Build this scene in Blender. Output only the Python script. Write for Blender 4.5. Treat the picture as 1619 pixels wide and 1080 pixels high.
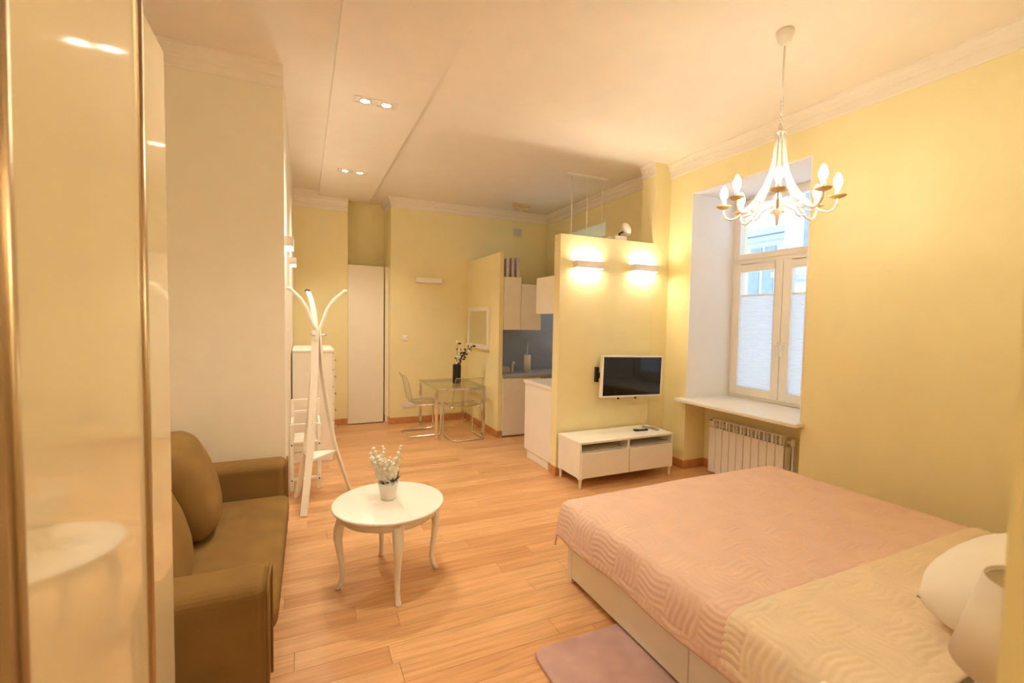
import bpy, bmesh, math, random
from mathutils import Vector, Matrix
random.seed(7)
PI = math.pi
S = bpy.context.scene
for o in list(bpy.data.objects): bpy.data.objects.remove(o)
COL = S.collection

# ------------------------------------------------------------------ camera
cam_d = bpy.data.cameras.new('camera'); cam = bpy.data.objects.new('camera', cam_d); COL.objects.link(cam)
F_PX, YAW, PITCH, ROLL, EYE = 723.22, 0.427760, 0.0476912, -0.0174531, 1.62
f0 = Vector((math.sin(YAW)*math.cos(PITCH), math.cos(YAW)*math.cos(PITCH), -math.sin(PITCH)))
r0 = Vector((math.cos(YAW), -math.sin(YAW), 0)); d0 = f0.cross(r0)
rr = math.cos(ROLL)*r0 + math.sin(ROLL)*d0; dd = -math.sin(ROLL)*r0 + math.cos(ROLL)*d0
cam.matrix_world = Matrix(((rr.x, -dd.x, -f0.x, 0), (rr.y, -dd.y, -f0.y, 0), (rr.z, -dd.z, -f0.z, EYE), (0, 0, 0, 1)))
cam_d.sensor_width = 36; cam_d.lens = F_PX/1619*36; cam_d.clip_start = 0.02
cam_d.dof.use_dof = True; cam_d.dof.focus_distance = 4.0; cam_d.dof.aperture_fstop = 2.8
S.camera = cam
# ------------------------------------------------------------------ world, exposure
W = bpy.data.worlds.new('sky'); S.world = W; W.use_nodes = True
bg = W.node_tree.nodes['Background']; bg.inputs[0].default_value = (0.66, 0.80, 1.0, 1); bg.inputs[1].default_value = 1.4
S.cycles.diffuse_bounces = 8; S.cycles.max_bounces = 12; S.cycles.adaptive_threshold = 0.08; S.cycles.use_light_tree = False; S.cycles.transparent_max_bounces = 16
vs = S.view_settings
vs.view_transform = 'Standard'; vs.look = 'None'; vs.exposure = 0.92; vs.gamma = 1; vs.use_curve_mapping = False
WARM = (1.0, 0.70, 0.36)
CHAND_E, SCONCE_E, HALL_E, SPOT_W, FILL_E = 55.0, 31.0, 48.0, 28.0, 53.0  # last value drives the added fill lamp behind the viewer

# ------------------------------------------------------------------ materials
M = {}
def nt(name):
    m = bpy.data.materials.new(name); m.use_nodes = True
    t = m.node_tree; b = t.nodes['Principled BSDF']; M[name] = m
    return m, t, b
def plain(name, col, rough=0.5, metal=0.0, var=0.03, scale=6.0, bump=0.0, bscale=60.0, coat=0.0, spec=0.5, trans=0.0, emit=None, estr=0):
    m, t, b = nt(name); N = t.nodes; L = t.links
    tc = N.new('ShaderNodeTexCoord'); no = N.new('ShaderNodeTexNoise'); no.inputs['Scale'].default_value = scale
    no.inputs['Detail'].default_value = 1
    L.new(tc.outputs['Object'], no.inputs['Vector'])
    cr = N.new('ShaderNodeValToRGB'); L.new(no.outputs['Fac'], cr.inputs['Fac'])
    cr.color_ramp.elements[0].position = .3; cr.color_ramp.elements[1].position = .7
    cr.color_ramp.elements[0].color = tuple(c*(1-var) for c in col)+(1,); cr.color_ramp.elements[1].color = tuple(min(1, c*(1+var)) for c in col)+(1,)
    L.new(cr.outputs['Color'], b.inputs['Base Color'])
    b.inputs['Roughness'].default_value = rough; b.inputs['Metallic'].default_value = metal
    b.inputs['Coat Weight'].default_value = coat; b.inputs['Specular IOR Level'].default_value = spec
    b.inputs['Transmission Weight'].default_value = trans
    if emit: b.inputs['Emission Color'].default_value = emit+(1,); b.inputs['Emission Strength'].default_value = estr
    if bump:
        n2 = N.new('ShaderNodeTexNoise'); n2.inputs['Scale'].default_value = bscale; n2.inputs['Detail'].default_value = 1
        L.new(tc.outputs['Object'], n2.inputs['Vector'])
        bp = N.new('ShaderNodeBump'); bp.inputs['Strength'].default_value = bump; bp.inputs['Distance'].default_value = .002
        L.new(n2.outputs['Fac'], bp.inputs['Height']); L.new(bp.outputs['Normal'], b.inputs['Normal'])
    return m
plain('yellow_paint', (0.86, 0.78, 0.47), .75, var=.012, spec=.3)
plain('cream_paint', (0.86, 0.80, 0.68), .7, var=.012, spec=.3)
plain('ceiling_paint', (0.88, 0.82, 0.74), .8, var=.012, spec=.2)
plain('plaster_white', (0.86, 0.80, 0.72), .65, var=.01, spec=.3)
plain('reveal_white', (0.88, 0.86, 0.84), .6, var=.01, spec=.3)
plain('white_lacquer', (0.86, 0.82, 0.75), .28, var=.012)
plain('white_gloss', (0.86, 0.83, 0.78), .15, var=.01)
plain('white_wood', (0.86, 0.81, 0.72), .38, var=.02, bump=.1, bscale=40)
plain('white_metal', (0.85, 0.82, 0.78), .3, var=.01)
plain('window_white', (0.87, 0.83, 0.76), .35, var=.01)
plain('baseboard_wood', (0.55, 0.25, 0.095), .4, var=.12, scale=14)
plain('chrome', (0.80, 0.80, 0.80), .12, metal=1.0, var=.01)
plain('champagne_metal', (0.50, 0.38, 0.24), .3, metal=.9, var=.03)
plain('dark_plastic', (0.015, 0.012, 0.01), .4, var=.1)
plain('black_screen', (0.008, 0.007, 0.008), .08, var=.05)
plain('sofa_suede', (0.255, 0.145, 0.044), .85, var=.10, scale=5, bump=.35, bscale=180, spec=.15)
plain('coverlet_pink', (0.74, 0.52, 0.42), .85, var=.03, bump=.2, bscale=300, spec=.15)
plain('coverlet_beige', (0.78, 0.64, 0.47), .85, var=.03, bump=.2, bscale=300, spec=.15)
plain('linen_white', (0.86, 0.81, 0.72), .85, var=.02, bump=.2, bscale=200, spec=.1)
plain('rug_mauve', (0.55, 0.36, 0.33), .95, var=.09, scale=9, bump=.8, bscale=400, spec=.05)
plain('shade_fabric', (0.78, 0.70, 0.57), .8, var=.02, bump=.15, bscale=300)
plain('wardrobe_glass', (0.76, 0.66, 0.44), .06, var=.01, coat=.5)
plain('backsplash_grey', (0.36, 0.40, 0.48), .35, var=.04)
plain('worktop_grey', (0.42, 0.42, 0.43), .3, var=.05)
plain('steel', (0.52, 0.52, 0.54), .35, metal=.6, var=.03)
plain('green_leaf', (0.06, 0.11, 0.03), .5, var=.3)
plain('white_petal', (0.84, 0.80, 0.70), .7, var=.04)
plain('twig_dark', (0.05, 0.025, 0.012), .6, var=.2)
plain('vase_glass', (0.02, 0.025, 0.02), .06, var=.1)
plain('bulb_glass', (1, .9, .7), .3, emit=(1.0, 0.90, 0.72), estr=CHAND_E)
plain('sconce_glow', (1, .9, .7), .3, emit=(1.0, 0.90, 0.72), estr=SCONCE_E)
plain('hall_glow', (1, .9, .7), .3, emit=(1.0, 0.90, 0.72), estr=HALL_E)
plain('spot_glow', (1, .9, .7), .3, emit=(1.0, 0.90, 0.72), estr=30)
M['spot_glow'].cycles.emission_sampling = 'NONE'
plain('fill_glow', (1, .9, .8), .3, emit=(1.0, 0.90, 0.72), estr=FILL_E)  # emission of the added fill lamp, out of view
plain('gilt_cream', (0.72, 0.52, 0.25), .45, var=.04)
plain('facade', (0.78, 0.80, 0.82), .9, var=.03, scale=.7)
plain('facade_trim', (0.60, 0.66, 0.74), .9, var=.03)
plain('facade_pane', (0.36, 0.44, 0.54), .2, var=.1)
plain('soft_paper', (0.80, 0.76, 0.72), .9, var=.02)
plain('lilac_card', (0.58, 0.55, 0.57), .7)
plain('mirror_glass', (0.80, 0.80, 0.78), .04, metal=1.0, var=.003)
# thin clear sheets: glass and acrylic
def clear(name, tint, gloss=.08, rough=.03):
    m, t, b = nt(name); N = t.nodes; L = t.links
    tr = N.new('ShaderNodeBsdfTransparent'); tr.inputs[0].default_value = tint+(1,)
    gl = N.new('ShaderNodeBsdfGlossy'); gl.inputs['Roughness'].default_value = rough
    lw = N.new('ShaderNodeLayerWeight'); lw.inputs['Blend'].default_value = .5
    pw = N.new('ShaderNodeMath'); pw.operation = 'POWER'; pw.inputs[1].default_value = 4.0; L.new(lw.outputs['Facing'], pw.inputs[0])
    ad = N.new('ShaderNodeMath'); ad.operation = 'MULTIPLY_ADD'; ad.inputs[1].default_value = .55; ad.inputs[2].default_value = gloss*.6
    L.new(pw.outputs[0], ad.inputs[0])
    mx = N.new('ShaderNodeMixShader'); L.new(ad.outputs[0], mx.inputs[0]); L.new(tr.outputs[0], mx.inputs[1]); L.new(gl.outputs[0], mx.inputs[2])
    L.new(mx.outputs[0], N['Material Output'].inputs['Surface'])
clear('window_glass', (.95, .97, 1.0), .05)
clear('table_glass', (.95, .98, .93), .10)
clear('acrylic', (.975, .97, .96), .08)
def blind_mat():
    m, t, b = nt('blind_fabric'); N = t.nodes; L = t.links
    tl = N.new('ShaderNodeBsdfTranslucent'); tl.inputs[0].default_value = (.76, .71, .64, 1)
    df = N.new('ShaderNodeBsdfDiffuse'); df.inputs[0].default_value = (.85, .82, .80, 1)
    no = N.new('ShaderNodeTexNoise'); no.inputs['Scale'].default_value = 150
    rm = N.new('ShaderNodeMapRange'); rm.inputs['To Min'].default_value = .16; rm.inputs['To Max'].default_value = .20
    L.new(no.outputs['Fac'], rm.inputs['Value'])
    mx = N.new('ShaderNodeMixShader'); L.new(rm.outputs['Result'], mx.inputs[0]); L.new(tl.outputs[0], mx.inputs[1]); L.new(df.outputs[0], mx.inputs[2])
    L.new(mx.outputs[0], N['Material Output'].inputs['Surface'])
blind_mat()
def wood_mat():
    m, t, b = nt('oak_plank'); N = t.nodes; L = t.links
    oi = N.new('ShaderNodeObjectInfo'); tc = N.new('ShaderNodeTexCoord')
    mp = N.new('ShaderNodeMapping'); mp.inputs['Scale'].default_value = (1.6, 26, 6)
    off = N.new('ShaderNodeVectorMath'); off.operation = 'SCALE'
    cx = N.new('ShaderNodeCombineXYZ'); L.new(oi.outputs['Random'], cx.inputs[0]); L.new(oi.outputs['Random'], cx.inputs[1])
    L.new(cx.outputs[0], off.inputs[0]); off.inputs['Scale'].default_value = 37.0
    ad = N.new('ShaderNodeVectorMath'); L.new(tc.outputs['Object'], ad.inputs[0]); L.new(off.outputs[0], ad.inputs[1])
    L.new(ad.outputs[0], mp.inputs['Vector'])
    no = N.new('ShaderNodeTexNoise'); no.inputs['Scale'].default_value = 1.6; no.inputs['Detail'].default_value = 6; no.inputs['Distortion'].default_value = .8
    L.new(mp.outputs[0], no.inputs['Vector'])
    c1 = N.new('ShaderNodeValToRGB'); L.new(oi.outputs['Random'], c1.inputs['Fac'])
    e = c1.color_ramp.elements; e[0].position = 0; e[0].color = (.60, .315, .140, 1); e[1].position = 1; e[1].color = (.76, .46, .235, 1)
    k = e.new(.5); k.color = (.69, .395, .19, 1)
    c2 = N.new('ShaderNodeValToRGB'); L.new(no.outputs['Fac'], c2.inputs['Fac'])
    c2.color_ramp.elements[0].position = .30; c2.color_ramp.elements[0].color = (.74, .68, .60, 1)
    c2.color_ramp.elements[1].position = .62; c2.color_ramp.elements[1].color = (1.02, 1.0, .98, 1)
    mx = N.new('ShaderNodeMix'); mx.data_type = 'RGBA'; mx.blend_type = 'MULTIPLY'; mx.inputs['Factor'].default_value = .85
    L.new(c1.outputs[0], mx.inputs['A']); L.new(c2.outputs[0], mx.inputs['B']); L.new(mx.outputs['Result'], b.inputs['Base Color'])
    b.inputs['Roughness'].default_value = .33; b.inputs['Specular IOR Level'].default_value = .45
    bp = N.new('ShaderNodeBump'); bp.inputs['Strength'].default_value = .08; bp.inputs['Distance'].default_value = .002
    L.new(no.outputs['Fac'], bp.inputs['Height']); L.new(bp.outputs[0], b.inputs['Normal'])
wood_mat()

# ------------------------------------------------------------------ mesh helpers
class MB:
    def __init__(s): s.v = []; s.f = []; s.sm = []
    def add(s, vs, fs, smooth=False):
        n = len(s.v); s.v += [tuple(v) for v in vs]
        for f in fs: s.f.append(tuple(i+n for i in f)); s.sm.append(smooth)
        return s
    def box(s, a, b):
        (x0, y0, z0), (x1, y1, z1) = a, b
        x0, x1 = min(x0, x1), max(x0, x1); y0, y1 = min(y0, y1), max(y0, y1); z0, z1 = min(z0, z1), max(z0, z1)
        vs = [(x0,y0,z0),(x1,y0,z0),(x1,y1,z0),(x0,y1,z0),(x0,y0,z1),(x1,y0,z1),(x1,y1,z1),(x0,y1,z1)]
        return s.add(vs, [(0,3,2,1),(4,5,6,7),(0,1,5,4),(1,2,6,5),(2,3,7,6),(3,0,4,7)])
    def lathe(s, prof, c=(0,0,0), n=24, smooth=True, cap=True):
        vs = []; fs = []
        for r, z in prof:
            for i in range(n):
                a = 2*PI*i/n; vs.append((c[0]+r*math.cos(a), c[1]+r*math.sin(a), c[2]+z))
        for j in range(len(prof)-1):
            for i in range(n):
                k = (i+1) % n; fs.append((j*n+i, j*n+k, (j+1)*n+k, (j+1)*n+i))
        if cap:
            if prof[0][0] > 1e-5: fs.append(tuple(range(n))[::-1])
            if prof[-1][0] > 1e-5: fs.append(tuple((len(prof)-1)*n+i for i in range(n)))
        return s.add(vs, fs, smooth)
    def tube(s, pts, r, n=8, smooth=True, closed=False):
        pts = [Vector(p) for p in pts]; R = r if isinstance(r, (list, tuple)) else [r]*len(pts)
        vs = []; fs = []; m = len(pts); prev = None
        for j, p in enumerate(pts):
            if closed: t = (pts[(j+1) % m]-pts[j-1]).normalized()
            else: t = (pts[min(j+1, m-1)]-pts[max(j-1, 0)]).normalized()
            if prev is None:
                u = t.orthogonal().normalized()
            else:
                u = (prev - t*prev.dot(t)); u = u.normalized() if u.length > 1e-6 else t.orthogonal().normalized()
            prev = u; w = t.cross(u)
            for i in range(n):
                a = 2*PI*i/n; vs.append(p+R[j]*(math.cos(a)*u+math.sin(a)*w))
        for j in range(m if closed else m-1):
            j2 = (j+1) % m
            for i in range(n):
                k = (i+1) % n; fs.append((j*n+i, j*n+k, j2*n+k, j2*n+i))
        if not closed: fs.append(tuple(range(n))[::-1]); fs.append(tuple((m-1)*n+i for i in range(n)))
        return s.add(vs, fs, smooth)
    def strip(s, pts, width_dir, w, t_dirs, t):
        # flat bent strip: centre line pts, half-width vector per point, thickness vector per point
        vs = []; fs = []; m = len(pts)
        for j, p in enumerate(pts):
            p = Vector(p); wd = Vector(width_dir[j])*w[j]/2; td = Vector(t_dirs[j])*t/2
            vs += [p-wd-td, p+wd-td, p+wd+td, p-wd+td]
        for j in range(m-1):
            for i in range(4):
                k = (i+1) % 4; fs.append((j*4+i, j*4+k, (j+1)*4+k, (j+1)*4+i))
        fs += [(3,2,1,0), tuple((m-1)*4+i for i in range(4))]
        return s.add(vs, fs)
    def prism(s, poly, d):
        # poly: list of 3D points (planar), extruded by vector d
        n = len(poly); d = Vector(d); vs = [Vector(p) for p in poly]+[Vector(p)+d for p in poly]
        fs = [tuple(range(n))[::-1], tuple(range(n, 2*n))]+[(i, (i+1) % n, n+(i+1) % n, n+i) for i in range(n)]
        return s.add(vs, fs)
    def sup(s, c, r, e=(0.5, 0.5), n=20, m=12, rot=None):
        # superellipsoid
        def cp(a, p): x = math.cos(a); return math.copysign(abs(x)**p, x)
        def sp(a, p): x = math.sin(a); return math.copysign(abs(x)**p, x)
        vs = []; fs = []
        for j in range(m+1):
            ph = -PI/2+PI*j/m
            for i in range(n):
                th = 2*PI*i/n
                p = Vector((r[0]*cp(ph, e[0])*cp(th, e[1]), r[1]*cp(ph, e[0])*sp(th, e[1]), r[2]*sp(ph, e[0])))
                if rot: p = rot @ p
                vs.append(p+Vector(c))
        for j in range(m):
            for i in range(n):
                k = (i+1) % n; fs.append((j*n+i, j*n+k, (j+1)*n+k, (j+1)*n+i))
        return s.add(vs, fs, True)
    def build(s, name, mat, parent=None, bevel=0, seg=2, sub=0, loc=None):
        me = bpy.data.meshes.new(name); me.from_pydata([tuple(v) for v in s.v], [], s.f)
        bm = bmesh.new(); bm.from_mesh(me); bmesh.ops.remove_doubles(bm, verts=bm.verts, dist=1e-6)
        bmesh.ops.recalc_face_normals(bm, faces=bm.faces)
        bm.to_mesh(me); bm.free()
        if len(me.polygons) == len(s.sm):
            me.polygons.foreach_set('use_smooth', s.sm)
        elif any(s.sm):
            me.polygons.foreach_set('use_smooth', [True]*len(me.polygons))
        me.materials.append(M[mat]); o = bpy.data.objects.new(name, me); COL.objects.link(o)
        if parent: o.parent = parent
        if loc: o.location = loc
        if bevel:
            b = o.modifiers.new('bevel', 'BEVEL'); b.width = bevel; b.segments = seg; b.limit_method = 'ANGLE'; b.angle_limit = math.radians(40); b.harden_normals = False
        if sub:
            b = o.modifiers.new('sub', 'SUBSURF'); b.levels = sub; b.render_levels = sub
        return o
def mb(): return MB()
def tag(o, label, cat, group=None, kind=None):
    o['label'] = label; o['category'] = cat
    if group: o['group'] = group
    if kind: o['kind'] = kind
    return o
def thing(name, label, cat, loc=(0,0,0), rz=0, group=None):
    o = bpy.data.objects.new(name, None); o.empty_display_size = .1; COL.objects.link(o); o.location = loc; o.rotation_euler = (0, 0, rz)
    return tag(o, label, cat, group)
def struct(o, label=None, cat=None):
    o['kind'] = 'structure'
    if label: o['label'] = label
    if cat: o['category'] = cat
    return o
def copy_tree(o, parent=None):
    c = o.copy(); COL.objects.link(c); c.parent = parent
    for ch in list(o.children): copy_tree(ch, c)
    return c

# ------------------------------------------------------------------ room constants
XR, YP, YPB, YB, YC, ZC, YA, XA = 3.83, 4.09, 4.21, 7.03, 7.23, 3.41, 3.79, -0.127
XL, Y0 = -1.05, -0.9
# floor: slab and planks
fl = struct(mb().box((XL-.1, Y0-.1, -.12), (4.7, 7.7, -.022)).build('floor', 'baseboard_wood'), 'warm oak strip floor laid across the whole room', 'floor')
plank_me = {}
PW = .128
y = .95; row = 0
while y < YC+.02:
    x = XL+.01-random.random()*.9
    while x < 4.08:
        ln = random.choice((.8, 1.05, 1.3, 1.55)); x1 = x+ln
        a = max(x, XL+.0); b = min(x1, 4.12)
        ok = b-a > .05
        if b < XA and y > YA+.05: ok = False
        if ok:
            key = round(b-a, 3)
            if key not in plank_me:
                g = .0006; L_ = b-a; o = mb()
                o.v = []; 
                hw = PW/2-g; hl = L_/2-g; c = .0008
                vs = [(-hl,-hw,-.02),(hl,-hw,-.02),(hl,hw,-.02),(-hl,hw,-.02),(-hl,-hw,-c),(hl,-hw,-c),(hl,hw,-c),(-hl,hw,-c),(-hl+c,-hw+c,0),(hl-c,-hw+c,0),(hl-c,hw-c,0),(-hl+c,hw-c,0)]
                fs = [(8,9,10,11),(0,1,5,4),(1,2,6,5),(2,3,7,6),(3,0,4,7),(4,5,9,8),(5,6,10,9),(6,7,11,10),(7,4,8,11),(0,3,2,1)]
                me = bpy.data.meshes.new('plank'); me.from_pydata(vs, [], fs); me.materials.append(M['oak_plank']); plank_me[key] = me
            p = bpy.data.objects.new('plank', plank_me[key]); COL.objects.link(p); p.parent = fl; p.location = ((a+b)/2, y+PW/2, 0)
        x = x1
    y += PW; row += 1
mb().box((XL, Y0, -.022), (4.1, .949, 0)).build('near_boards', 'oak_plank', fl)
# ceiling
ce = struct(mb().box((XL-.1, Y0-.1, ZC), (4.7, 7.7, ZC+.12)).build('ceiling', 'ceiling_paint'), 'white painted ceiling of the room', 'ceiling')
sof = mb().box((.20, Y0, 3.33), (.90, 7.20, ZC)).build('soffit', 'ceiling_paint', ce, bevel=.004)
# walls
NY0, NY1, NZ = 2.475, 3.76, 3.02
KY0, KY1, KZ = 5.33, 6.35, 3.0
w = mb()
w.box((XR, Y0, 0), (4.7, NY0, ZC)).box((XR, NY1, 0), (4.7, KY0, ZC)).box((XR, KY1, 0), (4.7, 7.7, ZC))
w.box((XR, NY0, NZ), (4.7, NY1, ZC)).box((4.13, NY0, 0), (4.7, NY1, .755)).box((XR, KY0, KZ), (4.7, KY1, ZC)).box((XR, KY0, 0), (4.7, KY1, 1.1))
struct(w.build('wall_right', 'yellow_paint'), 'pale yellow wall with the deep window niche', 'wall')
struct(mb().box((1.19, YB, 0), (XR, 7.7, ZC)).build('wall_back', 'yellow_paint'), 'pale yellow back wall behind the glass dining table', 'wall')
struct(mb().box((XA-.05, YC, 0), (.60, 7.7, ZC)).box((.60, 7.62, 0), (1.19, 7.7, ZC)).build('wall_closet', 'yellow_paint'), 'yellow wall and recess at the end of the hallway', 'wall')
struct(mb().box((XL-.1, YA, 0), (XA, 7.7, ZC)).build('wall_left', 'cream_paint'), 'cream wall beyond the brown sofa', 'wall')
struct(mb().box((XL-.1, Y0, 0), (XL, YA, ZC)).build('wall_sofa', 'cream_paint'), 'cream wall behind the sofa back', 'wall')
struct(mb().box((XL, Y0-.1, 0), (.637, Y0, ZC)).build('wall_entry', 'cream_paint'), 'cream wall behind the viewer', 'wall')
struct(mb().box((.637, Y0, 0), (XR, .20, ZC)).build('wall_head', 'yellow_paint'), 'wall at the head of the bed ending beside the viewer', 'wall')
struct(mb().box((2.39, YP, 0), (3.60, YPB, 2.51)).build('wall_partition', 'yellow_paint', bevel=.004), 'yellow partition wall that stops short of the ceiling', 'wall')
struct(mb().box((3.60, YP, 0), (XR, 4.30, ZC)).build('wall_pilaster', 'yellow_paint'), 'full height pilaster where the partition meets the window wall', 'wall')
struct(mb().box((2.41, 5.72, 0), (2.47, YB, 2.53)).build('wall_nook', 'yellow_paint', bevel=.003), 'thin low wall between dining table and kitchen', 'wall')
# window reveal lining
rv = mb(); rv.box((XR-.004, NY1-.012, .79), (4.47, NY1, NZ)).box((XR-.004, NY0, .79), (4.47, NY0+.012, NZ)).box((XR-.004, NY0+.012, NZ-.012), (4.47, NY1-.012, NZ))
struct(rv.build('trim_1', 'reveal_white'), 'smooth white lining of the window niche', 'trim')
# cornices
PROF = [(0,-.155),(.008,-.155),(.014,-.148),(.014,-.085),(.028,-.080),(.030,-.072),(.036,-.045),(.048,-.022),(.060,-.014),(.060,0),(0,0)]
def cornice(name, a, b, out, zt=ZC, k=1.0, label='white plaster cornice'):
    poly = [Vector((a[0], a[1], zt))+Vector(out)*p*k+Vector((0,0,q*k)) for p, q in PROF]
    o = mb().prism(poly, (b[0]-a[0], b[1]-a[1], 0)).build(name, 'plaster_white')
    return struct(o, label, 'trim')
cornice('trim_2', (XR, .20), (XR, YP), (-1,0,0), label='white cornice along the window wall')
cornice('trim_3', (XR, 4.30), (XR, YB), (-1,0,0), label='white cornice along the kitchen window wall')
cornice('trim_4', (1.19, YB), (XR, YB), (0,-1,0), k=.95, label='white cornice along the back wall')
cornice('trim_5', (1.19, YB-.057), (1.19, 7.62), (-1,0,0), k=.95, label='white cornice returning into the closet recess')
cornice('trim_6', (XL, YA), (XA, YA), (0,-1,0), k=.95, label='white cornice above the sofa end wall')
cornice('trim_7', (XA, YC), (.60, YC), (0,-1,0), zt=3.315, k=.95, label='white cornice above the hallway end wall')
cornice('trim_8', (3.60, YP), (3.60, 4.30), (-1,0,0), k=.95, label='white cornice on the side of the pilaster')
struct(mb().box((XA, YC-.07, 3.31), (.60, YC, ZC)).build('trim_9', 'ceiling_paint'), 'white frieze above the hallway cornice', 'trim')
# baseboards
def base(name, a, b, label): struct(mb().box(a, b).build(name, 'baseboard_wood', bevel=.004), label, 'baseboard')
T = .016; BH = .095
base('baseboard_back', (1.19, YB-T, 0), (2.41, YB, BH), 'oak baseboard along the back wall')
base('baseboard_return', (1.19-T, YB-T, 0), (1.19, 7.185, BH), 'oak baseboard around the back wall corner')
base('baseboard_closet', (XA, YC-T, 0), (.59, YC, BH), 'oak baseboard at the end of the hallway')
base('baseboard_nook', (2.41-T, 5.72, 0), (2.41, YB-T, BH), 'oak baseboard along the low nook wall')
base('baseboard_nook_end', (2.41-T, 5.72-T, 0), (2.47, 5.72, BH), 'oak baseboard on the end of the low nook wall')
base('baseboard_partition', (2.39, YP-T, 0), (3.83-T, YP, BH), 'oak baseboard along the partition wall')
base('baseboard_partition_end', (2.39-T, YP-T, 0), (2.39, YPB, BH), 'oak baseboard on the end of the partition')
base('baseboard_right', (XR-T, NY1, 0), (XR, YP-T, BH), 'oak baseboard between partition and window niche')
base('baseboard_niche', (XR-T, NY1-T, 0), (4.13, NY1, BH), 'oak baseboard on the side of the radiator niche')
base('baseboard_niche_back', (4.13-T, NY0, 0), (4.13, NY1-T, BH), 'oak baseboard behind the radiator')
base('baseboard_window', (XR-T, .20, 0), (XR, NY0, BH), 'oak baseboard beside the bed')

# ------------------------------------------------------------------ main window
WX0, WX1 = 4.47, 4.54
wn = struct(thing('window_1', 'tall white window with two lower casements and a top light', 'window', (WX0, 3.11, .79)))
def wpart(m_, name, mat, parent, bevel=.004):
    for i, v in enumerate(m_.v): m_.v[i] = (v[0]-WX0, v[1]-3.11, v[2]-.79)
    return m_.build(name, mat, parent, bevel=bevel)
def ring(m_, x0, x1, y0, y1, z0, z1, w_, wb=None, wt=None):
    wb = wb or w_; wt = wt or w_
    return m_.box((x0, y0, z0), (x1, y0+w_, z1)).box((x0, y1-w_, z0), (x1, y1, z1)).box((x0, y0+w_, z0), (x1, y1-w_, z0+wb)).box((x0, y0+w_, z1-wt), (x1, y1-w_, z1))
fr = mb(); ring(fr, WX0, WX1, NY0, NY1, .79, NZ, .05)
fr.box((WX0, NY0+.05, 2.26), (WX1, NY1-.05, 2.35))
wpart(fr, 'frame', 'window_white', wn)
ts = mb(); ring(ts, WX0-.012, WX1-.015, NY0+.04, NY1-.04, 2.33, NZ-.04, .06); wpart(ts, 'top_light', 'window_white', wn)
wpart(mb().box((WX0+.03, NY0+.10, 2.385), (WX0+.036, NY1-.10, NZ-.095)), 'pane', 'window_glass', wn, 0)
for (a, b, hy) in ((3.135, NY1-.04, 3.165), (NY0+.04, 3.127, 3.095)):
    ss = mb(); ring(ss, WX0-.02, WX1-.02, a, b, .83, 2.275, .085); so = wpart(ss, 'casement', 'window_white', wn)
    wpart(mb().box((WX0+.03, a+.083, .91), (WX0+.036, b-.083, 2.195)), 'pane', 'window_glass', so, 0)
    hd = mb().box((WX0-.032, hy-.014, 1.36), (WX0-.02, hy+.014, 1.44)).box((WX0-.06, hy-.009, 1.39), (WX0-.03, hy+.009, 1.408)).box((WX0-.062, hy-.01, 1.29), (WX0-.048, hy+.01, 1.41))
    wpart(hd, 'handle', 'white_metal', so, .002)
sl = mb().box((XR-.11, NY0-.03, .755), (XR, NY1+.06, .79)).box((XR, NY0+.001, .755), (WX0, NY1-.001, .79))
wpart(sl, 'window_sill', 'white_lacquer', wn, .008)
# pleated blinds
def blind(ya, yb, label):
    o = thing('pleated_blind', label, 'blind', (WX0, (ya+yb)/2, .905), group='pleated blinds on the casements')
    m_ = mb(); n = 96; z0, z1 = .915, 1.93; vs = []
    for i in range(n+1):
        z = z0+(z1-z0)*i/n; x = WX0+(.007 if i % 2 else .010); vs += [(x, ya, z), (x, yb, z)]
    fs = [(2*i, 2*i+1, 2*i+3, 2*i+2) for i in range(n)]
    m_.add(vs, fs)
    def loc(q):
        for i, v in enumerate(q.v): q.v[i] = (v[0]-WX0, v[1]-(ya+yb)/2, v[2]-.905)
        return q
    loc(m_).build('fabric', 'blind_fabric', o)
    loc(mb().box((WX0+.0, ya, 1.925), (WX0+.018, yb, 1.94))).build('top_rail', 'white_metal', o)
    loc(mb().box((WX0+.0, ya, .905), (WX0+.018, yb, .918))).build('bottom_rail', 'white_metal', o)
blind(3.223, 3.632, 'white pleated blind covering the lower part of the left casement')
blind(2.603, 3.038, 'white pleated blind covering the lower part of the right casement')
# kitchen window
wk = struct(thing('window_2', 'kitchen window behind the partition', 'window', (4.45, 5.84, 1.1)))
q = mb(); ring(q, 0, .07, KY0-5.84, KY1-5.84, 0, KZ-1.1, .06); q.box((0, -.03, .06), (.07, .03, KZ-1.16)); q.build('frame', 'window_white', wk, bevel=.004)
for a, b in ((KY0-5.84+.06, -.03), (.03, KY1-5.84-.06)): mb().box((.03, a, .06), (.036, b, KZ-1.16)).build('pane', 'window_glass', wk)
mb().box((-.62, KY0-5.84+.002, 0), (0, KY1-5.84-.002, .03)).build('window_sill', 'white_lacquer', wk)

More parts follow.
